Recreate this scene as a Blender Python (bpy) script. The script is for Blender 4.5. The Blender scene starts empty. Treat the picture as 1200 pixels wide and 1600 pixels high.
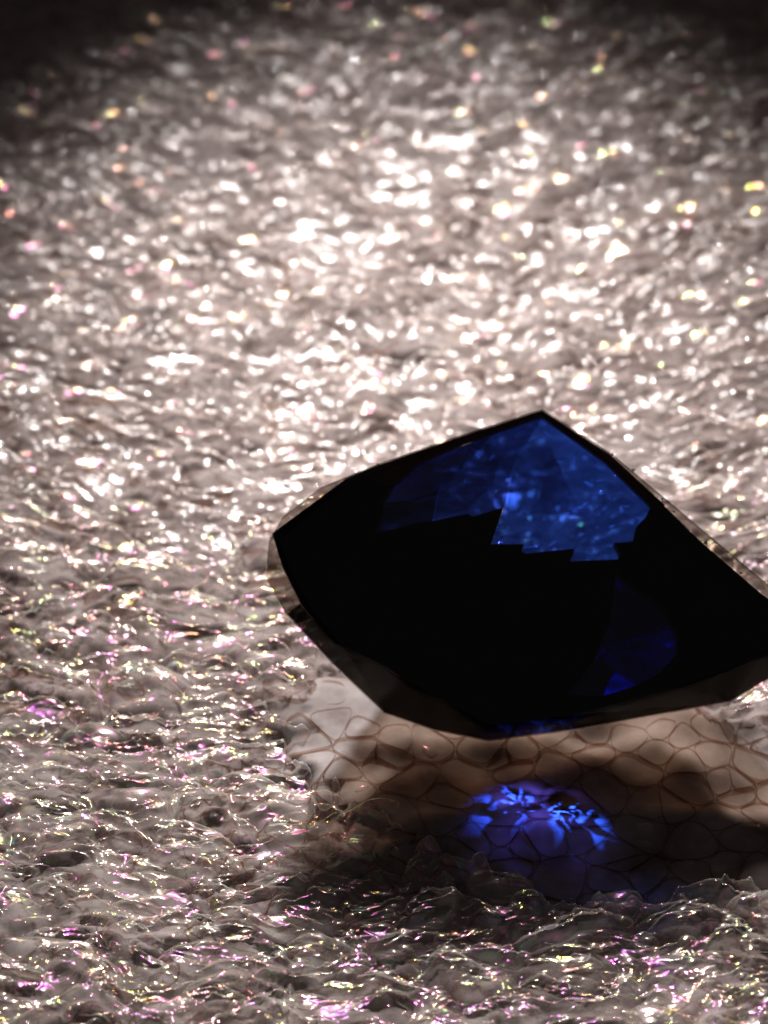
import bpy, bmesh, math, random
import numpy as np
from mathutils import Vector, Matrix

# ------------------------------------------------------------------ set-up
MM = 0.001                      # everything below is written in millimetres
scene = bpy.context.scene
rng = np.random.default_rng(11)
random.seed(7)

# camera: a macro lens 45 mm from the stone, looking down at 38 degrees
PITCH = math.radians(38.0)
cam_d = bpy.data.cameras.new('camera')
cam = bpy.data.objects.new('camera', cam_d)
scene.collection.objects.link(cam)
cam.location = (0.0, -33.244 * MM, 31.492 * MM)
cam.rotation_euler = (math.pi / 2 - PITCH, 0, 0)
cam_d.sensor_fit = 'HORIZONTAL'
cam_d.sensor_width = 36.0
cam_d.lens = 36.0 * 45.0 / 12.0
cam_d.clip_start = 0.001
cam_d.clip_end = 10.0
cam_d.dof.use_dof = True
cam_d.dof.focus_distance = 44.5 * MM
cam_d.dof.aperture_fstop = 240.0
cam_d.dof.aperture_blades = 0
scene.camera = cam

# dark room
world = bpy.data.worlds.new('World')
scene.world = world
world.use_nodes = True
bg = world.node_tree.nodes['Background']
bg.inputs['Color'].default_value = (1.0, 0.86, 0.82, 1)
bg.inputs['Strength'].default_value = 0.022

# one torch behind the stone
lamp_d = bpy.data.lights.new('torch', 'SPOT')
lamp = bpy.data.objects.new('torch', lamp_d)
scene.collection.objects.link(lamp)
lamp.location = (-3.5 * MM, 58.0 * MM, 34.0 * MM)
aim = Vector((1.6, 5.2, 0.0)) * MM
lamp.rotation_euler = (aim - lamp.location).to_track_quat('-Z', 'Y').to_euler()
lamp_d.energy = 0.335
lamp_d.color = (1.0, 0.945, 0.93)
lamp_d.shadow_soft_size = 3.2 * MM
lamp_d.spot_size = math.radians(26)
lamp_d.spot_blend = 1.0

vs = scene.view_settings
vs.view_transform = 'Standard'
vs.look = 'None'
vs.exposure = 0.0
vs.gamma = 1.0
vs.use_curve_mapping = False

cy = scene.cycles
cy.use_denoising = True
cy.use_adaptive_sampling = True
cy.adaptive_threshold = 0.03
cy.max_bounces = 6
cy.diffuse_bounces = 2
cy.glossy_bounces = 2
cy.transparent_max_bounces = 24
cy.caustics_reflective = False
cy.sample_clamp_indirect = 4.0
cy.blur_glossy = 0.3

# ------------------------------------------------------------------ helpers
def new_mat(name):
    m = bpy.data.materials.new(name)
    m.use_nodes = True
    nt = m.node_tree
    nt.nodes.clear()
    out = nt.nodes.new('ShaderNodeOutputMaterial')
    return m, nt, out

def node(nt, kind, **kw):
    n = nt.nodes.new(kind)
    for k, v in kw.items():
        if k in n.inputs:
            n.inputs[k].default_value = v
        else:
            setattr(n, k, v)
    return n

def mm_coords(nt):
    tc = nt.nodes.new('ShaderNodeTexCoord')
    mp = nt.nodes.new('ShaderNodeMapping')
    mp.inputs['Scale'].default_value = (1000, 1000, 1000)
    nt.links.new(tc.outputs['Object'], mp.inputs['Vector'])
    return mp.outputs['Vector']

def link_obj(name, mesh, mat, parent=None):
    o = bpy.data.objects.new(name, mesh)
    if mat and not mesh.materials:
        mesh.materials.append(mat)
    scene.collection.objects.link(o)
    if parent:
        o.parent = parent
    return o

# ------------------------------------------------------------------ foam material
def thin_film(nt, co, lo=230.0, hi=760.0, scale=1.3):
    nz = node(nt, 'ShaderNodeTexNoise', Scale=scale, Detail=0.0)
    nt.links.new(co, nz.inputs['Vector'])
    mr = node(nt, 'ShaderNodeMapRange')
    mr.inputs['From Min'].default_value = 0.3
    mr.inputs['From Max'].default_value = 0.7
    mr.inputs['To Min'].default_value = lo
    mr.inputs['To Max'].default_value = hi
    nt.links.new(nz.outputs['Fac'], mr.inputs['Value'])
    return mr.outputs['Result']

def make_foam_mat():
    """milky plastic foam below the film"""
    m, nt, out = new_mat('foam_body')
    co = mm_coords(nt)
    p = node(nt, 'ShaderNodeBsdfPrincipled', Roughness=0.55)
    nz = node(nt, 'ShaderNodeTexNoise', Scale=0.8, Detail=4.0, Roughness=0.6)
    nt.links.new(co, nz.inputs['Vector'])
    cr = nt.nodes.new('ShaderNodeValToRGB')
    cr.color_ramp.elements[0].position = 0.32
    cr.color_ramp.elements[0].color = (0.18, 0.125, 0.11, 1)
    cr.color_ramp.elements[1].position = 0.68
    cr.color_ramp.elements[1].color = (0.50, 0.44, 0.425, 1)
    nt.links.new(nz.outputs['Fac'], cr.inputs['Fac'])
    nt.links.new(cr.outputs['Color'], p.inputs['Base Color'])
    p.inputs['Subsurface Weight'].default_value = 0.0
    p.inputs['Subsurface Radius'].default_value = (1.0, 0.70, 0.55)
    p.inputs['Subsurface Scale'].default_value = 0.8 * MM
    p.inputs['Specular IOR Level'].default_value = 0.1
    nt.links.new(p.outputs['BSDF'], out.inputs['Surface'])
    return m

def make_film_mat(name='bubble_film', rough=(0.045, 0.22), haze=(0.05, 0.42), bump=0.3):
    """clear plastic film: see-through, silvery where it is seen edge-on, thin-film sheen"""
    m, nt, out = new_mat(name)
    co = mm_coords(nt)
    L = nt.links.new
    p = node(nt, 'ShaderNodeBsdfPrincipled')
    p.inputs['Base Color'].default_value = (0.0, 0.0, 0.0, 1)
    p.inputs['IOR'].default_value = 1.72
    p.inputs['Specular IOR Level'].default_value = 0.5
    # glint colour and strength put into the film: strong near, weaker further back
    sx = node(nt, 'ShaderNodeSeparateXYZ')
    L(co, sx.inputs[0])
    nf = node(nt, 'ShaderNodeTexNoise', Scale=0.35, Detail=0.0)
    L(co, nf.inputs['Vector'])
    ma = node(nt, 'ShaderNodeMath', operation='MULTIPLY_ADD')
    ma.inputs[1].default_value = 6.0
    L(nf.outputs['Fac'], ma.inputs[0]); L(sx.outputs['Y'], ma.inputs[2])
    fi = node(nt, 'ShaderNodeMapRange')
    fi.inputs['From Min'].default_value = 3.0; fi.inputs['From Max'].default_value = 11.0
    fi.inputs['To Min'].default_value = 1.27; fi.inputs['To Max'].default_value = 1.36
    L(ma.outputs[0], fi.inputs['Value'])
    L(fi.outputs['Result'], p.inputs['Thin Film IOR'])
    ri = node(nt, 'ShaderNodeMapRange')                 # gloss lowered further back too, to thin out the glints
    ri.inputs['From Min'].default_value = 3.0; ri.inputs['From Max'].default_value = 11.0
    ri.inputs['To Min'].default_value = 1.85; ri.inputs['To Max'].default_value = 1.36
    L(ma.outputs[0], ri.inputs['Value'])
    L(ri.outputs['Result'], p.inputs['IOR'])
    sq = node(nt, 'ShaderNodeMath', operation='MULTIPLY'); L(fi.outputs['Result'], sq.inputs[0]); L(fi.outputs['Result'], sq.inputs[1])
    sb = node(nt, 'ShaderNodeMath', operation='SUBTRACT'); L(sq.outputs[0], sb.inputs[0]); sb.inputs[1].default_value = 0.64
    rt = node(nt, 'ShaderNodeMath', operation='SQRT'); L(sb.outputs[0], rt.inputs[0])
    dv = node(nt, 'ShaderNodeMath', operation='DIVIDE'); L(thin_film(nt, co, 548, 668, 1.8), dv.inputs[0]); L(rt.outputs[0], dv.inputs[1])
    L(dv.outputs[0], p.inputs['Thin Film Thickness'])
    n2 = node(nt, 'ShaderNodeTexNoise', Scale=1.9, Detail=1.0)
    L(co, n2.inputs['Vector'])
    mr = node(nt, 'ShaderNodeMapRange')
    mr.inputs['From Min'].default_value = 0.44
    mr.inputs['From Max'].default_value = 0.66
    mr.inputs['To Min'].default_value = rough[0]
    mr.inputs['To Max'].default_value = rough[1]
    L(n2.outputs['Fac'], mr.inputs['Value'])
    L(mr.outputs['Result'], p.inputs['Roughness'])
    n3 = node(nt, 'ShaderNodeTexNoise', Scale=6.0, Detail=0.0)
    mp = nt.nodes.new('ShaderNodeMapping')
    mp.inputs['Scale'].default_value = (0.42, 1.0, 1.0)
    L(co, mp.inputs['Vector']); L(mp.outputs['Vector'], n3.inputs['Vector'])
    bp = node(nt, 'ShaderNodeBump')
    bp.inputs['Strength'].default_value = bump
    bp.inputs['Distance'].default_value = 0.10 * MM
    L(n3.outputs['Fac'], bp.inputs['Height'])
    L(bp.outputs['Normal'], p.inputs['Normal'])
    p.inputs['Coat Weight'].default_value = 0.36          # outer face of the film: white glints, its own crinkle
    p.inputs['Coat IOR'].default_value = 1.46
    L(mr.outputs['Result'], p.inputs['Coat Roughness'])
    t = node(nt, 'ShaderNodeBsdfTransparent')
    lw = node(nt, 'ShaderNodeLayerWeight')
    lw.inputs['Blend'].default_value = 0.5
    cr = nt.nodes.new('ShaderNodeValToRGB')
    cr.color_ramp.elements[0].color = (0.97, 0.96, 0.955, 1)
    cr.color_ramp.elements[1].color = (0.66, 0.56, 0.52, 1)
    cr.color_ramp.elements[0].position = 0.45
    cr.color_ramp.elements[1].position = 0.95
    L(lw.outputs['Facing'], cr.inputs['Fac'])
    L(cr.outputs['Color'], t.inputs['Color'])
    # cloudy plastic: thicker to look through at a slant
    hz = node(nt, 'ShaderNodeMapRange')
    hz.inputs['From Min'].default_value = 0.4
    hz.inputs['From Max'].default_value = 0.95
    hz.inputs['To Min'].default_value = haze[0]
    hz.inputs['To Max'].default_value = haze[1]
    L(lw.outputs['Facing'], hz.inputs['Value'])
    df = node(nt, 'ShaderNodeBsdfDiffuse', Color=(0.62, 0.57, 0.55, 1))
    tr = node(nt, 'ShaderNodeBsdfTranslucent', Color=(0.62, 0.55, 0.52, 1))
    m1 = node(nt, 'ShaderNodeMixShader', Fac=0.55)
    L(df.outputs[0], m1.inputs[1]); L(tr.outputs[0], m1.inputs[2])
    m2 = node(nt, 'ShaderNodeMixShader')
    L(hz.outputs['Result'], m2.inputs['Fac']); L(t.outputs[0], m2.inputs[1]); L(m1.outputs[0], m2.inputs[2])
    sh = node(nt, 'ShaderNodeBsdfGlossy', Roughness=0.33, Color=(0.030, 0.027, 0.0255, 1))
    a0 = node(nt, 'ShaderNodeAddShader')
    L(p.outputs[0], a0.inputs[0]); L(sh.outputs[0], a0.inputs[1])
    ad = node(nt, 'ShaderNodeAddShader')
    L(m2.outputs[0], ad.inputs[0]); L(a0.outputs[0], ad.inputs[1])
    L(ad.outputs[0], out.inputs['Surface'])
    return m

foam_mat = make_foam_mat()
film_mat = make_film_mat()
skin_mat = make_film_mat('crinkled_film', (0.045, 0.36), (0.12, 0.5), 0.8)
def make_wall_mat():
    """brownish cell wall, darker to look through where it stands edge-on"""
    m, nt, out = new_mat('cell_wall')
    t = node(nt, 'ShaderNodeBsdfTransparent')
    lw = node(nt, 'ShaderNodeLayerWeight'); lw.inputs['Blend'].default_value = 0.5
    cr = nt.nodes.new('ShaderNodeValToRGB')
    cr.color_ramp.elements[0].color = (0.68, 0.56, 0.49, 1)
    cr.color_ramp.elements[1].color = (0.42, 0.30, 0.24, 1)
    cr.color_ramp.elements[0].position = 0.3
    nt.links.new(lw.outputs['Facing'], cr.inputs['Fac'])
    nt.links.new(cr.outputs['Color'], t.inputs['Color'])
    g = node(nt, 'ShaderNodeBsdfGlossy', Roughness=0.2, Color=(0.03, 0.028, 0.026, 1))
    ad = node(nt, 'ShaderNodeAddShader')
    nt.links.new(t.outputs[0], ad.inputs[0]); nt.links.new(g.outputs[0], ad.inputs[1])
    nt.links.new(ad.outputs[0], out.inputs['Surface'])
    return m
wall_mat = make_wall_mat()

# ------------------------------------------------------------------ foam sheet
def axis(lo, hi, steps, far_lo, far_hi):
    core = [lo]
    while core[-1] < hi:
        core.append(core[-1] + steps(core[-1]))
    a, s = [], steps(lo)
    v = lo
    while v > far_lo:
        s *= 1.25; v -= s; a.append(v)
    b, s = [], steps(hi)
    v = core[-1]
    while v < far_hi:
        s *= 1.25; v += s; b.append(v)
    return np.array(a[::-1] + core + b)

X = axis(-9.6, 9.6, lambda v: 0.029, -30, 30)
Y = axis(-6.6, 27.5, lambda v: 0.022 + max(0.0, v + 3) * 0.0011, -22, 46)
GX, GY = np.meshgrid(X, Y)

def value_noise(x, y, seed, n=128):
    g = np.random.default_rng(seed).random((n, n))
    xi = np.floor(x).astype(int); yi = np.floor(y).astype(int)
    fx = x - xi; fy = y - yi
    fx = fx * fx * fx * (fx * (fx * 6 - 15) + 10); fy = fy * fy * fy * (fy * (fy * 6 - 15) + 10)
    a = g[yi % n, xi % n]; b = g[yi % n, (xi + 1) % n]
    c = g[(yi + 1) % n, xi % n]; d = g[(yi + 1) % n, (xi + 1) % n]
    return (a * (1 - fx) + b * fx) * (1 - fy) + (c * (1 - fx) + d * fx) * fy

def worley(x, y, seed, n=128):
    r = np.random.default_rng(seed)
    px, py, hv = r.random((n, n)), r.random((n, n)), r.random((n, n))
    xi = np.floor(x).astype(int); yi = np.floor(y).astype(int)
    f1 = np.full(x.shape, 9.0); f2 = np.full(x.shape, 9.0); hid = np.zeros(x.shape)
    for j in (-1, 0, 1):
        for i in (-1, 0, 1):
            cx, cyy = xi + i, yi + j
            d = np.hypot(cx + px[cyy % n, cx % n] - x, cyy + py[cyy % n, cx % n] - y)
            hh = hv[cyy % n, cx % n]
            nearer = d < f1
            f2 = np.where(nearer, f1, np.minimum(f2, d))
            hid = np.where(nearer, hh, hid)
            f1 = np.where(nearer, d, f1)
    return f1, f2, hid

ARC = 36.0 - np.hypot(GX - 1.5, GY - 36.0)
wx = GX + 0.9 * (value_noise(GX * 0.9 + 31, GY * 0.9 + 17, 1) - .5) + 0.16 * (value_noise(GX * 2.3 + 3, GY * 2.3 + 7, 2) - .5) * 2.2
wy = ARC + 0.9 * (value_noise(GX * 0.9 + 71, GY * 0.9 + 47, 3) - .5) + 0.16 * (value_noise(GX * 2.3 + 9, GY * 2.3 + 1, 4) - .5) * 2.2
H = 0.22 * (value_noise(GX * 0.17 + 40, GY * 0.17 + 40, 5) - .5)
f1, f2, hid = worley(wx / 1.25 + 60, wy / 0.85 + 60, 6)
dome = np.clip((f2 - f1) / 0.8, 0, 1)
BODY = H + 0.13 * hid * dome * (2 - dome) - 0.1
H += (0.08 + 0.22 * hid) * dome * (2 - dome)
f1, f2, hid = worley(wx / 0.72 + 60, wy / 0.42 + 60, 7)
dome = np.clip((f2 - f1) / 0.8, 0, 1)
H += (0.02 + 0.14 * hid) * dome * (2 - dome)
BODY += (0.02 + 0.16 * hid) * dome * (2 - dome)
mask = np.clip((value_noise(GX * 0.7 + 11, GY * 1.0 + 90, 8) - 0.42) * 4, 0, 1)
f1, f2, hid = worley(wx / 0.6 + 60, wy / 0.22 + 60, 9)
H += mask * (0.01 + 0.07 * hid) * np.clip((f2 - f1) / 0.6, 0, 1)
r1 = 1 - np.abs(2 * value_noise(wx * 1.8 + 5, wy * 4.0 + 8, 10) - 1)
H += (0.2 + mask) * 0.05 * r1 ** 8

H += 0.085 * (value_noise(wx * 1.5 + 3, wy * 2.6 + 8, 41) - .5) + 0.035 * (value_noise(wx * 3.1 + 3, wy * 6.0 + 8, 42) - .5)
# folds in the film: thin curved ridges stamped into the skin
def stamp_folds(count, length, width, amp, far=27.0):
    for _ in range(count):
        x0 = rng.uniform(-9.3, 9.3); y0 = rng.uniform(-6.2, far)
        L = rng.uniform(*length); w = rng.uniform(*width); a = rng.uniform(*amp)
        ang = rng.normal(0, 0.55) + math.atan2(x0 - 1.5, 36.0 - y0); bend = rng.normal(0, 0.5) / L
        R = L * 0.55 + 4 * w
        i0, i1 = np.searchsorted(X, [x0 - R, x0 + R]); j0, j1 = np.searchsorted(Y, [y0 - R, y0 + R])
        px = GX[j0:j1, i0:i1] - x0; py = GY[j0:j1, i0:i1] - y0
        u = px * math.cos(ang) + py * math.sin(ang); v = -px * math.sin(ang) + py * math.cos(ang)
        v = v - bend * u * u
        t = np.clip(1 - (2 * u / L) ** 2, 0, 1)
        H[j0:j1, i0:i1] += a * np.sqrt(t) * np.exp(-(v / w) ** 2)
stamp_folds(1500, (0.3, 1.1), (0.04, 0.08), (0.03, 0.09))
stamp_folds(350, (0.9, 2.2), (0.05, 0.09), (0.04, 0.10))
stamp_folds(2600, (0.2, 0.8), (0.022, 0.036), (0.015, 0.04), 8.0)
stamp_folds(3000, (0.15, 0.55), (0.018, 0.028), (0.014, 0.03), 4.0)
H -= H.mean()
# the stone presses the foam down a little where it sits
H -= 0.25 * np.exp(-(((GX - 2.3) / 2.2) ** 2 + ((GY - 3.5) / 1.4) ** 2))
# tame the relief under the coarse outer rows
edge = np.clip((np.abs(GX) - 9.4) / 4, 0, 1) + np.clip((GY - 27) / 5, 0, 1) + np.clip((-6.5 - GY) / 4, 0, 1)
H *= 1 - 0.8 * np.clip(edge, 0, 1)

# skin cut away to keep glints out of the stone's shadow: bare foam cells
bare_dist = np.sqrt(((GX - 2.8) / 4.7) ** 2 + ((GY - 1.0 + 0.28 * (GX - 1.0)) / 3.1) ** 2) + 0.35 * (value_noise(GX * 1.1 + 7, GY * 1.4 + 2, 21) - .5) + 0.2 * (value_noise(GX * 4 + 7, GY * 4 + 2, 22) - .5)
BARE = np.clip((1.0 - bare_dist) / 0.10, 0, 1)

def foam_z(x, y):
    j, i = min(np.searchsorted(Y, y), len(Y) - 1), min(np.searchsorted(X, x), len(X) - 1)
    return float(max(H[j, i], BODY[j, i]))

def slab_mesh(name, xs, ys, Z, bottom=None):
    """height field over the xs by ys grid, closed to a slab when it has a bottom"""
    ny, nx = Z.shape
    gx, gy = np.meshgrid(xs, ys)
    co = np.stack([gx.ravel(), gy.ravel(), Z.ravel()], 1)
    j, i = np.mgrid[0:ny - 1, 0:nx - 1]
    a = (j * nx + i).ravel()
    quads = np.stack([a, a + 1, a + nx + 1, a + nx], 1)
    if bottom is not None:
        rim = np.concatenate([np.arange(nx), np.arange(1, ny) * nx + nx - 1,
                              (ny - 1) * nx + np.arange(nx - 2, -1, -1), np.arange(ny - 2, 0, -1) * nx])
        low = co[rim].copy(); low[:, 2] = bottom
        k = np.arange(len(rim)); kn = (k + 1) % len(rim); base = ny * nx
        quads = np.vstack([quads, np.stack([rim[kn], rim[k], base + k, base + kn], 1)])
        co = np.vstack([co, low])
    quads = quads.astype(np.int32)
    nq = len(quads)
    me = bpy.data.meshes.new(name)
    me.vertices.add(len(co)); me.vertices.foreach_set('co', (co * MM).astype(np.float32).ravel())
    me.loops.add(nq * 4); me.polygons.add(nq)
    me.loops.foreach_set('vertex_index', quads.ravel())
    me.polygons.foreach_set('loop_start', (np.arange(nq) * 4).astype(np.int32))
    me.update(calc_edges=True)
    me.polygons.foreach_set('use_smooth', np.ones(nq, bool))
    return me

press = 0.25 * np.exp(-(((GX - 2.3) / 2.2) ** 2 + ((GY - 3.5) / 1.4) ** 2))
BODY -= BODY.mean() + 0.30 + press
BODY = BODY * (1 - BARE) + BARE * (0.18 * (value_noise(GX * 1.2 + 3, GY * 1.6 + 5, 31) - .5) - 0.20 - press)
H = H * (1 - BARE) + (BODY - 0.25) * BARE
foam = link_obj('foam_sheet', slab_mesh('foam_sheet', X[::3], Y[::3], BODY[::3, ::3], -5.0), foam_mat)
foam['kind'] = 'structure'
foam['label'] = 'crinkled translucent packing foam sheet under the gemstone'
foam['category'] = 'foam sheet'
# the crinkled clear skin over the foam body
skin = link_obj('film_skin', slab_mesh('film_skin', X, Y, H), skin_mat, foam)

# walls between the foam cells, seen through the clear skin
def body_z(x, y):
    return float(BODY[min(np.searchsorted(Y, y), len(Y) - 1), min(np.searchsorted(X, x), len(X) - 1)])
vv, ff, base = [], [], 0
def clip(poly, p, q):
    """part of a polygon nearer to p than to q"""
    m = (p + q) / 2; d = q - p; out = []
    for k in range(len(poly)):
        a, b = poly[k], poly[(k + 1) % len(poly)]
        da, db = (a - m) @ d, (b - m) @ d
        if da <= 0: out.append(a)
        if da * db < 0: out.append(a + (b - a) * (da / (da - db)))
    return out
seeds = np.array([(x + rng.normal(0, .27), y + rng.normal(0, .19)) for x in np.arange(-3.4, 7.4, .74) for y in np.arange(-3.4, 2.4, .50)])
for p in seeds:
    if not (-2.9 < p[0] < 6.9 and -3.0 < p[1] < 1.9):
        continue
    poly = [p + np.array(v) for v in ((-1.2, -1), (1.2, -1), (1.2, 1), (-1.2, 1))]
    for q in seeds:
        if 0 < np.hypot(*(q - p)) < 2.2:
            poly = clip(poly, p, q)
    for _ in range(2):                              # round the corners
        poly = [v for k in range(len(poly)) for v in (poly[k] * .8 + poly[(k + 1) % len(poly)] * .2, poly[k] * .2 + poly[(k + 1) % len(poly)] * .8)]
    n = len(poly); hgt = rng.uniform(0.012, 0.045)
    cv, cf = [], []
    for v in poly:
        e = p + (v - p) * 0.975; t = p + (v - p) * 0.96
        zb = body_z(e[0], e[1])
        cv += [(e[0] * MM, e[1] * MM, (zb - 0.02) * MM), (t[0] * MM, t[1] * MM, (zb + hgt) * MM)]
    for k in range(n):
        k2 = (k + 1) % n
        cf.append((2 * k, 2 * k2, 2 * k2 + 1, 2 * k + 1))
    me = bpy.data.meshes.new('foam_cell')
    me.from_pydata(cv, [], cf)
    me.polygons.foreach_set('use_smooth', [True] * n)
    link_obj('foam_cell', me, wall_mat, foam)
cells = [(rng.uniform(-8, 8), -6 + 24 * rng.random(), rng.uniform(.25, .6)) for _ in range(260)]
cells = [c for c in cells if not (-3.4 < c[0] < 7.4 and -3.4 < c[1] < 2.4)]
for cx, cyy, R0 in cells:
    el = rng.uniform(0.6, 0.95); tw = rng.normal(0, 0.4); ph = rng.uniform(0, 6.28, 3); n = 26
    hgt = rng.uniform(0.03, 0.07); z0 = body_z(cx, cyy) - 0.03
    for q in range(n):
        a = 2 * math.pi * q / n
        rr = R0 * (1 + 0.13 * math.sin(2 * a + ph[0]) + 0.10 * math.sin(3 * a + ph[1]) + 0.05 * math.sin(5 * a + ph[2]))
        px, py = rr * math.cos(a), rr * el * math.sin(a)
        x = cx + px * math.cos(tw) - py * math.sin(tw); y = cyy + px * math.sin(tw) + py * math.cos(tw)
        zb = body_z(x, y) - 0.02
        vv.append(np.array([x, y, zb]) * MM)
        vv.append(np.array([cx + (x - cx) * 0.97, cyy + (y - cyy) * 0.97, max(zb, z0) + hgt * (0.7 + 0.3 * math.sin(3 * a + ph[1]))]) * MM)
    for q in range(n):
        q2 = (q + 1) % n
        ff.append((base + 2 * q, base + 2 * q2, base + 2 * q2 + 1, base + 2 * q + 1))
    base += 2 * n
me = bpy.data.meshes.new('cell_walls')
me.from_pydata([tuple(p) for p in vv], [], ff)
me.polygons.foreach_set('use_smooth', [True] * len(ff))
walls = link_obj('cell_walls', me, wall_mat, foam)
walls['kind'] = 'stuff'

# clear bubbles of film standing on the sheet
def bubble_geo(r, nu=18, nv=6):
    sx = 1.0; sy = r.uniform(0.42, 0.8); hz = r.uniform(0.22, 0.42)
    ph = r.uniform(0, 6.28, 4)
    vs, fs = [], []
    for k in range(nv):
        t = k / nv                                  # 0 rim .. 1 top
        rr = math.cos(t * math.pi / 2) ** 0.8
        for q in range(nu):
            a = q * 2 * math.pi / nu
            wob = 1 + 0.10 * math.sin(2 * a + ph[0]) + 0.07 * math.sin(3 * a + ph[1]) + 0.05 * math.sin(5 * a + ph[2])
            z = hz * math.sin(t * math.pi / 2) * (1 + 0.12 * math.sin(3 * a + ph[3]))
            vs.append((sx * rr * wob * math.cos(a), sy * rr * wob * math.sin(a), z - 0.12 * (1 - t)))
    vs.append((0, 0, hz))
    top = len(vs) - 1
    for k in range(nv - 1):
        for q in range(nu):
            q2 = (q + 1) % nu
            fs.append((k * nu + q, k * nu + q2, (k + 1) * nu + q2, (k + 1) * nu + q))
    for q in range(nu):
        fs.append(((nv - 1) * nu + q, (nv - 1) * nu + (q + 1) % nu, top))
    return np.array(vs), fs

protos = [bubble_geo(rng) for _ in range(14)]
proto_me = []
for v, f in protos:
    me = bpy.data.meshes.new('bubble')
    me.from_pydata([tuple(p * MM) for p in v], [], f)
    me.polygons.foreach_set('use_smooth', [True] * len(f))
    me.materials.append(film_mat)
    proto_me.append(me)

def on_gem_foot(x, y):
    return -1.5 < x < 6.2 and 1.2 < y < 5.6

spots = []
tries = 0
while len(spots) < 300 and tries < 9000:
    tries += 1
    y = -6 + 33 * rng.random() ** 1.25
    x = rng.uniform(-9.2, 9.2)
    s = rng.uniform(0.26, 0.62)
    if abs(x) > 6.0 + 0.13 * (y + 6) or on_gem_foot(x, y):
        continue
    if BARE[min(np.searchsorted(Y, y), len(Y) - 1), min(np.searchsorted(X, x), len(X) - 1)] > 0.5:
        continue
    if any((x - a) ** 2 + (1.5 * (y - b)) ** 2 < (0.75 * (s + c)) ** 2 for a, b, c in spots):
        continue
    spots.append((x, y, s))
for k, (x, y, s) in enumerate(spots):
    b = bpy.data.objects.new('bubble', proto_me[k % len(proto_me)])
    scene.collection.objects.link(b)
    b.parent = foam
    b.location = (x * MM, y * MM, (foam_z(x, y) - 0.04) * MM)
    b.rotation_euler = (rng.normal(0, 0.12), rng.normal(0, 0.12), rng.normal(0, 0.4))
    b.scale = (s, s, s)

# the countless small ones in between
sm = [bubble_geo(rng, 10, 4) for _ in range(10)]
vv, ff, base = [], [], 0
for _ in range(6800):
    x = rng.uniform(-9.3, 9.3); y = -6.3 + 33.5 * rng.random() ** 1.4
    if on_gem_foot(x, y):
        continue
    if -2 < x < 6.9 and -2.6 < y < 1.3 and rng.random() < 0.94:
        continue
    s = rng.uniform(0.05, 0.17)
    v, f = sm[rng.integers(10)]
    a = rng.normal(0, 0.5)
    R = np.array([[math.cos(a), -math.sin(a), 0], [math.sin(a), math.cos(a), 0], [0, 0, 1]])
    w = (v * s) @ R.T + np.array([x, y, foam_z(x, y) - 0.005])
    vv.append(w * MM)
    ff += [tuple(q + base for q in t) for t in f]
    base += len(v)
me = bpy.data.meshes.new('small_bubbles')
me.from_pydata([tuple(p) for p in np.vstack(vv)], [], ff)
me.polygons.foreach_set('use_smooth', [True] * len(ff))
tiny = link_obj('small_bubbles', me, film_mat, foam)
tiny['kind'] = 'stuff'

# ------------------------------------------------------------------ the stone
def crystal_mat(name, tint, rough=0.03, ior=1.77, glow=None):
    """clear crystal facet: tinted see-through plus Fresnel gloss"""
    m, nt, out = new_mat(name)
    co = mm_coords(nt)
    t = node(nt, 'ShaderNodeBsdfTransparent')
    nz = node(nt, 'ShaderNodeTexNoise', Scale=1.7, Detail=4.0)
    nt.links.new(co, nz.inputs['Vector'])
    cr = nt.nodes.new('ShaderNodeValToRGB')
    cr.color_ramp.elements[0].position = 0.3
    cr.color_ramp.elements[1].position = 0.75
    cr.color_ramp.elements[0].color = tuple(c * 0.82 for c in tint) + (1,)
    cr.color_ramp.elements[1].color = tuple(min(1, c * 1.12) for c in tint) + (1,)
    nt.links.new(nz.outputs['Fac'], cr.inputs['Fac'])
    nt.links.new(cr.outputs['Color'], t.inputs['Color'])
    body = t.outputs[0]
    if glow:
        tr = node(nt, 'ShaderNodeBsdfTranslucent', Color=glow + (1,))
        ad = node(nt, 'ShaderNodeAddShader')
        nt.links.new(body, ad.inputs[0]); nt.links.new(tr.outputs[0], ad.inputs[1])
        body = ad.outputs[0]
    g = node(nt, 'ShaderNodeBsdfGlossy', Roughness=rough)
    lw = node(nt, 'ShaderNodeLayerWeight')            # Schlick, the same from both sides of the facet
    lw.inputs['Blend'].default_value = 0.5
    pw = node(nt, 'ShaderNodeMath', operation='POWER'); pw.inputs[1].default_value = 5.0
    nt.links.new(lw.outputs['Facing'], pw.inputs[0])
    f0 = ((ior - 1) / (ior + 1)) ** 2
    fr = node(nt, 'ShaderNodeMath', operation='MULTIPLY_ADD')
    fr.inputs[1].default_value = 1 - f0; fr.inputs[2].default_value = f0
    nt.links.new(pw.outputs[0], fr.inputs[0])
    n3 = node(nt, 'ShaderNodeTexNoise', Scale=2.2, Detail=3.0)
    nt.links.new(co, n3.inputs['Vector'])
    bp = node(nt, 'ShaderNodeBump')
    bp.inputs['Strength'].default_value = 0.12
    bp.inputs['Distance'].default_value = 0.03 * MM
    nt.links.new(n3.outputs['Fac'], bp.inputs['Height'])
    nt.links.new(bp.outputs['Normal'], g.inputs['Normal'])
    mx = node(nt, 'ShaderNodeMixShader')
    nt.links.new(fr.outputs[0], mx.inputs['Fac'])
    nt.links.new(body, mx.inputs[1]); nt.links.new(g.outputs[0], mx.inputs[2])
    nt.links.new(mx.outputs[0], out.inputs['Surface'])
    return m

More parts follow.
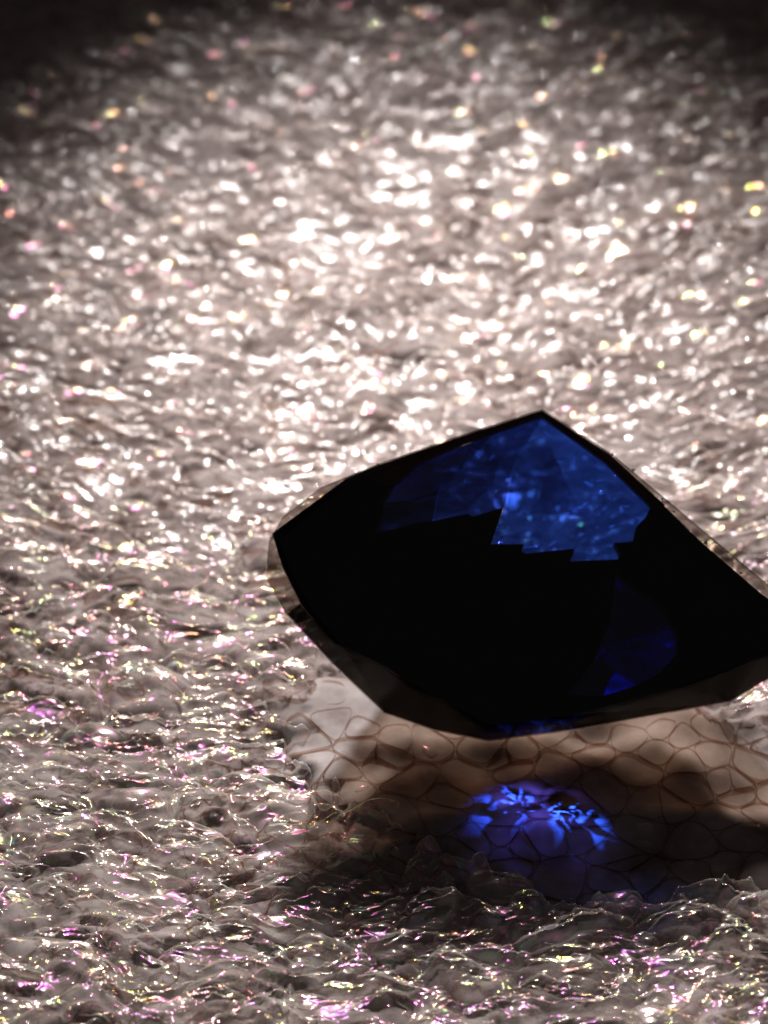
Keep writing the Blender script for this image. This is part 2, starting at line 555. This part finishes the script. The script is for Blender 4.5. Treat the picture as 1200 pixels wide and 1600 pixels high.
def dark_mat(name, col, trans=None):
    m, nt, out = new_mat(name)
    p = node(nt, 'ShaderNodeBsdfPrincipled', Roughness=0.3)
    p.inputs['Base Color'].default_value = col + (1,)
    p.inputs['Specular IOR Level'].default_value = 0.15
    sh = p.outputs[0]
    if trans:
        tr = node(nt, 'ShaderNodeBsdfTranslucent', Color=trans + (1,))
        ad = node(nt, 'ShaderNodeAddShader')
        nt.links.new(sh, ad.inputs[0]); nt.links.new(tr.outputs[0], ad.inputs[1])
        sh = ad.outputs[0]
    nt.links.new(sh, out.inputs['Surface'])
    return m

M_table = crystal_mat('crystal_table', (0.93, 0.93, 0.94))
M_crown = crystal_mat('crystal_crown', (0.56, 0.54, 0.53), ior=1.42)
M_pav = crystal_mat('crystal_pavilion', (0.88, 0.80, 0.73))
M_core = dark_mat('dark_core', (0.004, 0.004, 0.0035))
M_rim = dark_mat('red_brown_rim', (0.012, 0.003, 0.003), (0.06, 0.010, 0.010))
M_blue = crystal_mat('blue_zone', (0.135, 0.27, 0.68), glow=(0.012, 0.038, 0.15))  # blue zones: internal reflections put into colour, in several depths of blue
M_blue2 = crystal_mat('deeper_blue_zone', (0.095, 0.175, 0.48), glow=(0.007, 0.022, 0.092))
M_blue3 = crystal_mat('deepest_blue_zone', (0.06, 0.10, 0.30), glow=(0.003, 0.007, 0.036))
M_low = crystal_mat('ink_blue_zone', (0.016, 0.022, 0.26), glow=(0.0, 0.001, 0.02))
M_beam = crystal_mat('bright_blue_zone', (0.10, 0.16, 0.95))

TILT = math.radians(42.0)
gem = bpy.data.objects.new('gemstone', None)
scene.collection.objects.link(gem)
gem.empty_display_size = 0.002
gem['label'] = 'dark blue faceted gemstone with jagged blue flashes resting on crinkled foam'
gem['category'] = 'gemstone'
# the empty sits under the stone; gem-plane coordinates (u right, v up the table, w out of it)
GB = Vector((1.65, 0.45, 0.60))
gem.location = (2.3 * MM, 3.4 * MM, -0.25 * MM)
UV = Vector((0, math.cos(TILT), math.sin(TILT)))
UN = Vector((0, -math.sin(TILT), math.cos(TILT)))
def P(u, v, w=0.0):
    p = GB + Vector((u, 0, 0)) + UV * v + UN * w
    return (p * MM) - gem.location

def prism(name, poly, w0, w1, mat, parent=gem):
    """a slab with a polygon outline in the gem plane"""
    bm = bmesh.new()
    a = [bm.verts.new(P(u, v, w0)) for u, v in poly]
    b = [bm.verts.new(P(u, v, w1)) for u, v in poly]
    bm.faces.new(a); bm.faces.new(b[::-1])
    n = len(poly)
    for i in range(n):
        bm.faces.new((a[i], a[(i + 1) % n], b[(i + 1) % n], b[i]))
    bmesh.ops.recalc_face_normals(bm, faces=bm.faces)
    bmesh.ops.triangulate(bm, faces=[f for f in bm.faces if len(f.verts) > 4])
    me = bpy.data.meshes.new(name); bm.to_mesh(me); bm.free()
    return link_obj(name, me, mat, parent)

# silhouette at the girdle and the smaller table in front of it
girdle = [(0.901, 5.334), (-0.427, 4.90), (-1.752, 4.43), (-2.666, 4.047), (-3.272, 3.573), (-3.492, 3.162),
          (-3.539, 2.579), (-3.212, 1.998), (-2.454, 1.187), (-1.65, 0.421), (-0.849, 0.15), (0.0, -0.02),
          (1.352, 0.15), (3.863, 0.602), (4.727, 1.106), (5.297, 1.764), (4.404, 2.344), (3.512, 3.142),
          (2.816, 3.862), (2.015, 4.60)]
table = [(0.85, 5.10), (-1.72, 4.25), (-2.25, 4.03), (-3.30, 3.16), (-3.12, 2.62), (-2.78, 2.02), (-2.28, 1.42),
         (-1.50, 1.05), (-0.70, 0.62), (0.03, 0.20), (1.37, 0.36), (2.99, 0.80), (4.30, 1.28), (4.95, 1.75),
         (3.40, 2.98), (1.95, 4.45)]

def facet(name, pts, mat):
    bm = bmesh.new()
    bm.faces.new([bm.verts.new(p) for p in pts])
    me = bpy.data.meshes.new(name); bm.to_mesh(me); bm.free()
    return link_obj(name, me, mat, gem)

def hull_facets(points, keep, mat_of, name_of):
    bm = bmesh.new()
    for p in points:
        bm.verts.new(p * 1000)
    bmesh.ops.convex_hull(bm, input=bm.verts)
    loose = [v for v in bm.verts if not v.link_faces]
    bmesh.ops.delete(bm, geom=loose, context='VERTS')
    bmesh.ops.dissolve_limit(bm, angle_limit=math.radians(2.0), verts=bm.verts, edges=bm.edges)
    bmesh.ops.recalc_face_normals(bm, faces=bm.faces)
    for f in bm.faces:
        c = f.calc_center_median(); nrm = f.normal
        if keep(c, nrm):
            facet(name_of(c, nrm), [v.co * MM for v in f.verts], mat_of(c, nrm))
    bm.free()

# whole outside of the stone = hull of table, girdle band and pavilion foot
foot = [(-1.2, 2.55), (0.4, 3.1), (2.6, 3.0), (3.4, 2.3)]
pts = [P(u, v, 0.30) for u, v in table] + [P(u, v, 0.05) for u, v in girdle] + [P(u, v, -0.12) for u, v in girdle]
def G(x, y, z): return Vector((x, y, z)) * MM - gem.location
pts += [G(0.6, 3.6, -0.25), G(1.6, 2.8, -0.25), G(3.2, 2.8, -0.25), G(4.4, 3.6, -0.25), G(3.4, 4.6, -0.25), G(1.4, 4.6, -0.25)]
def kind(c, n):
    d = n.dot(UN)
    if d > 0.995: return 'table'
    if d > 0.12: return 'crown_facet'
    if d > -0.12: return 'girdle_facet'
    return 'pavilion_facet'
mats = {'table': M_table, 'crown_facet': M_crown, 'girdle_facet': M_crown, 'pavilion_facet': M_pav}
hull_facets(pts, lambda c, n: True, lambda c, n: mats[kind(c, n)], lambda c, n: kind(c, n))

# dark heart of the stone, notched for blue plates standing in for internal reflections
W0, W1 = -0.10, -0.42
core_left = [(-1.752, 4.435), (-2.264, 4.216), (-3.446, 3.323), (-3.279, 2.787), (-2.971, 2.17), (-2.461, 1.556),
             (-1.903, 1.301), (-1.599, 1.148), (-1.145, 0.792), (-0.741, 0.64), (0.013, 0.114), (1.377, 0.316), (1.60, 0.382),
             (1.836, 0.701), (1.281, 0.742), (1.691, 1.25), (1.953, 1.862), (2.066, 2.684), (2.099, 2.90),
             (1.335, 2.869), (1.409, 3.075), (1.082, 3.044), (0.613, 2.993), (0.552, 3.034), (0.594, 3.148),
             (0.063, 3.148), (0.272, 3.748), (-0.23, 3.593), (-0.312, 3.645), (-0.884, 3.52), (-0.915, 3.531),
             (-1.803, 3.313), (-1.65, 3.665), (-1.681, 3.831), (-1.445, 4.164)]
core_right = [(1.60, 0.382), (2.999, 0.792), (3.814, 1.097), (4.427, 1.352), (5.12, 1.811), (4.40, 2.334), (3.45, 3.179),
              (2.748, 3.884), (2.664, 3.811), (2.559, 3.593), (2.403, 3.427), (2.338, 3.189), (2.042, 3.168),
              (2.141, 2.993), (2.099, 2.90), (2.066, 2.684), (2.77, 2.17), (3.045, 1.658), (3.009, 1.352),
              (2.70, 1.046), (2.293, 0.843), (1.836, 0.701)]
prism('dark_core', core_left, W0, W1, M_core)
prism('dark_core', core_right, W0, W1, M_core)
rim_left = [(-2.02, 4.30), (-1.752, 4.41), (-0.427, 4.875), (0.90, 5.31), (0.89, 5.22), (-0.37, 4.77), (-1.10, 4.43), (-1.40, 4.13), (-1.70, 4.12)]
rim_right = [(0.90, 5.31), (2.0, 4.58), (2.86, 3.76), (2.62, 3.74), (1.90, 4.47), (0.89, 5.22)]
prism('rim', rim_left, 0.02, -0.12, M_rim)
prism('rim', rim_right, 0.02, -0.12, M_rim)

main = [(0.90, 5.24), (2.00, 4.46), (2.465, 4.05), (2.664, 3.811), (2.559, 3.593), (2.403, 3.427), (2.338, 3.189),
        (2.042, 3.168), (2.141, 2.993), (2.099, 2.90), (1.335, 2.869), (1.409, 3.075), (1.082, 3.044), (0.613, 2.993),
        (0.552, 3.034), (0.594, 3.148), (0.063, 3.148), (0.303, 3.811), (0.399, 4.331), (0.607, 4.77)]
mid = [(0.90, 5.24), (0.607, 4.77), (0.399, 4.331), (0.303, 3.811), (0.272, 3.748), (-0.23, 3.593), (-0.312, 3.645),
       (-0.884, 3.52), (-0.78, 4.029), (-0.42, 4.394), (0.055, 4.93)]
left = [(0.055, 4.93), (-0.42, 4.394), (-0.78, 4.029), (-0.884, 3.52), (-0.915, 3.531), (-1.803, 3.313), (-1.65, 3.665),
        (-1.681, 3.831), (-1.445, 4.164), (-1.137, 4.47)]
low = [(2.066, 2.684), (2.77, 2.17), (3.045, 1.658), (3.009, 1.352), (2.70, 1.046), (2.40, 0.90), (2.05, 1.10), (1.80, 1.35), (1.691, 1.25), (1.953, 1.862)]
wedge = [(2.40, 0.90), (2.293, 0.843), (1.836, 0.701), (1.93, 0.95), (2.05, 1.10)]
low_left = [(1.836, 0.701), (1.281, 0.742), (1.691, 1.25), (1.80, 1.35), (2.05, 1.10), (1.93, 0.95)]
prism('blue_zone', wedge, W0 - 0.02, W1 + 0.02, crystal_mat('lit_blue_zone', (0.03, 0.08, 0.9), glow=(0.0, 0.004, 0.10)))
prism('blue_zone', low_left, W0 - 0.02, W1 + 0.02, crystal_mat('black_blue_zone', (0.01, 0.015, 0.16)))
# added tint plates across the zones: inner facet reflections put into colour
M_plate = crystal_mat('reflection_plate', (0.76, 0.80, 0.88))
prism('reflection_plate', [(0.607, 4.74), (1.05, 4.72), (1.52, 3.62), (0.32, 3.66), (0.42, 4.30)], W0 + 0.02, W0, M_plate)
prism('reflection_plate', [(0.28, 4.62), (-0.40, 4.36), (-0.76, 4.0), (-0.84, 3.58), (-0.30, 3.70), (0.10, 4.15)], W0 + 0.02, W0, M_plate)
prism('reflection_plate', [(-0.05, 4.80), (-1.10, 4.36), (-1.42, 4.12), (-1.60, 3.80), (-0.95, 3.95), (-0.45, 4.45)], W0 + 0.02, W0, M_plate)
z1 = prism('blue_zone', main, W0 - 0.02, W1 + 0.02, M_blue)
z2 = prism('blue_zone', mid, W0 - 0.02, W1 + 0.02, M_blue2)
left_low = [(-0.78, 4.029), (-0.884, 3.52), (-0.915, 3.531), (-1.803, 3.313), (-1.65, 3.665), (-1.681, 3.831), (-1.27, 3.86)]
left_top = [(0.055, 4.93), (-0.42, 4.394), (-0.78, 4.029), (-1.27, 3.86), (-1.681, 3.831), (-1.445, 4.164), (-1.137, 4.47)]
z3 = prism('blue_zone', left_top, W0 - 0.02, W1 + 0.02, M_blue3)
prism('blue_zone', left_low, W0 - 0.02, W1 + 0.02, crystal_mat('dusky_blue_zone', (0.045, 0.075, 0.22)))
z4 = prism('blue_zone', low, W0 - 0.02, W1 + 0.02, M_low)

# added violet disc hidden in the stone: tints torch light landing on the foam
def slab(name, quad, thick, mat):
    a = [G(*q) for q in quad]
    n = (a[1] - a[0]).cross(a[2] - a[0]).normalized() * thick * MM
    bm = bmesh.new()
    A = [bm.verts.new(p) for p in a]; Bv = [bm.verts.new(p + n) for p in a]
    bm.faces.new(A); bm.faces.new(Bv[::-1])
    for i in range(4):
        bm.faces.new((A[i], A[(i + 1) % 4], Bv[(i + 1) % 4], Bv[i]))
    bmesh.ops.recalc_face_normals(bm, faces=bm.faces)
    me = bpy.data.meshes.new(name); bm.to_mesh(me); bm.free()
    return link_obj(name, me, mat, gem)
M_halo = crystal_mat('violet_filter', (0.72, 0.66, 0.97))
def disc(name, cx, cy, cz, rx, rz, thick, mat):
    bm = bmesh.new()
    ring = [(cx + rx * math.cos(a) * (1 + .12 * math.sin(3 * a)), cz + rz * math.sin(a) * (1 + .1 * math.cos(2 * a))) for a in np.linspace(0, 2 * math.pi, 15)[:-1]]
    A = [bm.verts.new(G(x, cy, z)) for x, z in ring]; Bv = [bm.verts.new(G(x, cy + thick, z)) for x, z in ring]
    bm.faces.new(A); bm.faces.new(Bv[::-1])
    for i in range(14):
        bm.faces.new((A[i], A[(i + 1) % 14], Bv[(i + 1) % 14], Bv[i]))
    bmesh.ops.recalc_face_normals(bm, faces=bm.faces)
    me = bpy.data.meshes.new(name); bm.to_mesh(me); bm.free()
    return link_obj(name, me, mat, gem)
disc('violet_filter', 2.45, 2.55, 1.55, 1.35, 0.62, 0.06, M_halo)
# added blue lamps stand in for torch light focused through the stone
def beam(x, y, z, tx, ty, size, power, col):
    d = bpy.data.lights.new('caustic_lamp', 'SPOT')
    o = bpy.data.objects.new('caustic_lamp', d)
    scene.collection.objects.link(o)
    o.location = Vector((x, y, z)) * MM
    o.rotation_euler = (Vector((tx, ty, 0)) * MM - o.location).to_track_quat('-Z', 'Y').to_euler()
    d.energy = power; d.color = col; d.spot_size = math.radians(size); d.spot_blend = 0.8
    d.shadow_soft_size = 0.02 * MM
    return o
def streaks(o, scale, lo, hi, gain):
    """noise in the added lamp stands in for light broken up by facets"""
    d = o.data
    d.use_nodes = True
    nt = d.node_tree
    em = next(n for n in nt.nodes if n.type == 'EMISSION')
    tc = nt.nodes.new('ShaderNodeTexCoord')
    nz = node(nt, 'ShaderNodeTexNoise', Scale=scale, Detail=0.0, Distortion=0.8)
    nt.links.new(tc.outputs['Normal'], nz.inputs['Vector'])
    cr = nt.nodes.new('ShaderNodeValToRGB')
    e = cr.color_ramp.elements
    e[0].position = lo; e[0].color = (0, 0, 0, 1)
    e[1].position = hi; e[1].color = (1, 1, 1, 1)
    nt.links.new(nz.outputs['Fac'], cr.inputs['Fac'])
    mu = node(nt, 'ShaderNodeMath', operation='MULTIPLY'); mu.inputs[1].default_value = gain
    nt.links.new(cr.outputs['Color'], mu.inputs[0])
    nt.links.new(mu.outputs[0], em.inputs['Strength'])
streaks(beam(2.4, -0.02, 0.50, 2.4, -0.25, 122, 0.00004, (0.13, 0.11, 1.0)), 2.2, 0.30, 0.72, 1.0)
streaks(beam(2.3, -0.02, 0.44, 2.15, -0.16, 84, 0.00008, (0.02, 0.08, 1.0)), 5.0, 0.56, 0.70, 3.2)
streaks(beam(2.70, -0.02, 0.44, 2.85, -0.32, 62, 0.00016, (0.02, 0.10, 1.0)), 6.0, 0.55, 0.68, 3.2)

M_dimmer = crystal_mat('dimmer_tint', (0.80, 0.75, 0.71))  # added slabs hidden behind the core: dim the torch light in steps
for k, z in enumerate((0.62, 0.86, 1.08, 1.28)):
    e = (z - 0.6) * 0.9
    slab('dimmer_slab', [(0.35 - e, 2.62 + 0.1 * k, z), (4.25 + e, 2.62 + 0.1 * k, z), (5.0, 2.62 + 0.1 * k, 1.75), (-0.7, 2.62 + 0.1 * k, 1.75)], 0.04, M_dimmer)

# tinted strip added to put shade into the lower edge of the stone
shade_outline = [(-2.99, 2.17), (-3.19, 2.0), (-2.44, 1.20), (-1.64, 0.435), (-0.849, 0.165), (0.0, 0.0), (1.352, 0.17), (3.855, 0.62), (4.70, 1.12),
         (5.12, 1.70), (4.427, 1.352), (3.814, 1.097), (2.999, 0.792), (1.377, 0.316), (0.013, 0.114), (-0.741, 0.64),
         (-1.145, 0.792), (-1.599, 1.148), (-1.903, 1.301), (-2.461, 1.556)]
prism('shade_strip', shade_outline, 0.02, -0.10, crystal_mat('shade_strip', (0.24, 0.24, 0.235)))

# pale flecks added to give sparkle inside the blue zones
m_fleck, _nt, _out = new_mat('blue_fleck')
_t = node(_nt, 'ShaderNodeBsdfTranslucent', Color=(0.85, 0.9, 0.95, 1))
_g = node(_nt, 'ShaderNodeBsdfGlossy', Roughness=0.1, Color=(0.1, 0.1, 0.1, 1))
_a = node(_nt, 'ShaderNodeAddShader')
_nt.links.new(_t.outputs[0], _a.inputs[0]); _nt.links.new(_g.outputs[0], _a.inputs[1])
_nt.links.new(_a.outputs[0], _out.inputs['Surface'])
for u, v, ln, wd, an in ((0.10, 4.63, .17, .05, .9), (1.02, 5.02, .16, .04, -.9), (1.20, 4.57, .10, .035, -.3), (1.02, 4.71, .05, .03, 0),
                         (1.68, 4.20, .20, .07, -.6), (1.86, 4.26, .13, .04, .3), (1.46, 3.80, .26, .06, .15), (1.60, 3.86, .12, .05, .9),
                         (2.26, 3.83, .18, .035, .1), (2.04, 3.50, .11, .06, .7), (1.80, 3.48, .06, .04, .2), (0.95, 3.62, .09, .04, .5),
                         (0.72, 3.16, .22, .025, .1), (1.08, 3.22, .16, .05, .7), (1.30, 4.05, .09, .04, .9), (2.2, 4.05, .08, .03, .4),
                         (1.7, 3.0, .16, .02, .0), (1.26, 4.25, .07, .03, .3), (2.0, 2.60, .05, .03, .0)):
    c = P(u, v, W1 - 0.06)                               # upright chips behind the zone, facing the torch
    bm = bmesh.new()
    ring = [(math.cos(a) * ln * .5, math.sin(a) * wd * .6 * (1 + .4 * math.sin(2 * a + u))) for a in np.linspace(0, 6.283, 8)[:-1]]
    ring = [(x * math.cos(an) - z * math.sin(an), x * math.sin(an) + z * math.cos(an)) for x, z in ring]
    A = [bm.verts.new(c + Vector((x, 0, z)) * MM) for x, z in ring]
    B_ = [bm.verts.new(c + Vector((x * .6, 0.02, z * .6)) * MM) for x, z in ring]
    bm.faces.new(A); bm.faces.new(B_[::-1])
    for i in range(7):
        bm.faces.new((A[i], A[(i + 1) % 7], B_[(i + 1) % 7], B_[i]))
    bmesh.ops.recalc_face_normals(bm, faces=bm.faces)
    me = bpy.data.meshes.new('fleck'); bm.to_mesh(me); bm.free()
    link_obj('fleck', me, m_fleck, gem)
# chips and dust along the girdle catch the torch
m_chip, _nt, _out = new_mat('edge_chip')
_t = node(_nt, 'ShaderNodeBsdfTranslucent', Color=(0.8, 0.78, 0.75, 1))
_g = node(_nt, 'ShaderNodeBsdfGlossy', Roughness=0.15, Color=(0.5, 0.5, 0.5, 1))
_a = node(_nt, 'ShaderNodeMixShader', Fac=0.5)
_nt.links.new(_t.outputs[0], _a.inputs[1]); _nt.links.new(_g.outputs[0], _a.inputs[2])
_nt.links.new(_a.outputs[0], _out.inputs['Surface'])
for u, v, w, sz in ((2.02, 4.60, 0.03, .05), (2.36, 4.33, 0.02, .06), (2.82, 3.87, 0.03, .035), (3.00, 3.66, 0.02, .03), (3.50, 3.15, 0.03, .055),
                    (4.05, 2.66, 0.03, .035), (-1.75, 4.43, 0.02, .035), (-0.9, 4.73, 0.02, .03), (-3.06, 2.10, 0.20, .035), (-2.35, 1.08, 0.04, .03), (0.2, 0.0, 0.02, .03)):
    bm = bmesh.new()
    for _ in range(9):
        d = Vector(rng.normal(0, 1, 3)).normalized() * sz * rng.uniform(.6, 1.0)
        bm.verts.new(P(u, v, w) + d * MM)
    bmesh.ops.convex_hull(bm, input=bm.verts)
    bmesh.ops.delete(bm, geom=[q for q in bm.verts if not q.link_faces], context='VERTS')
    me = bpy.data.meshes.new('chip'); bm.to_mesh(me); bm.free()
    link_obj('chip', me, m_chip, gem)
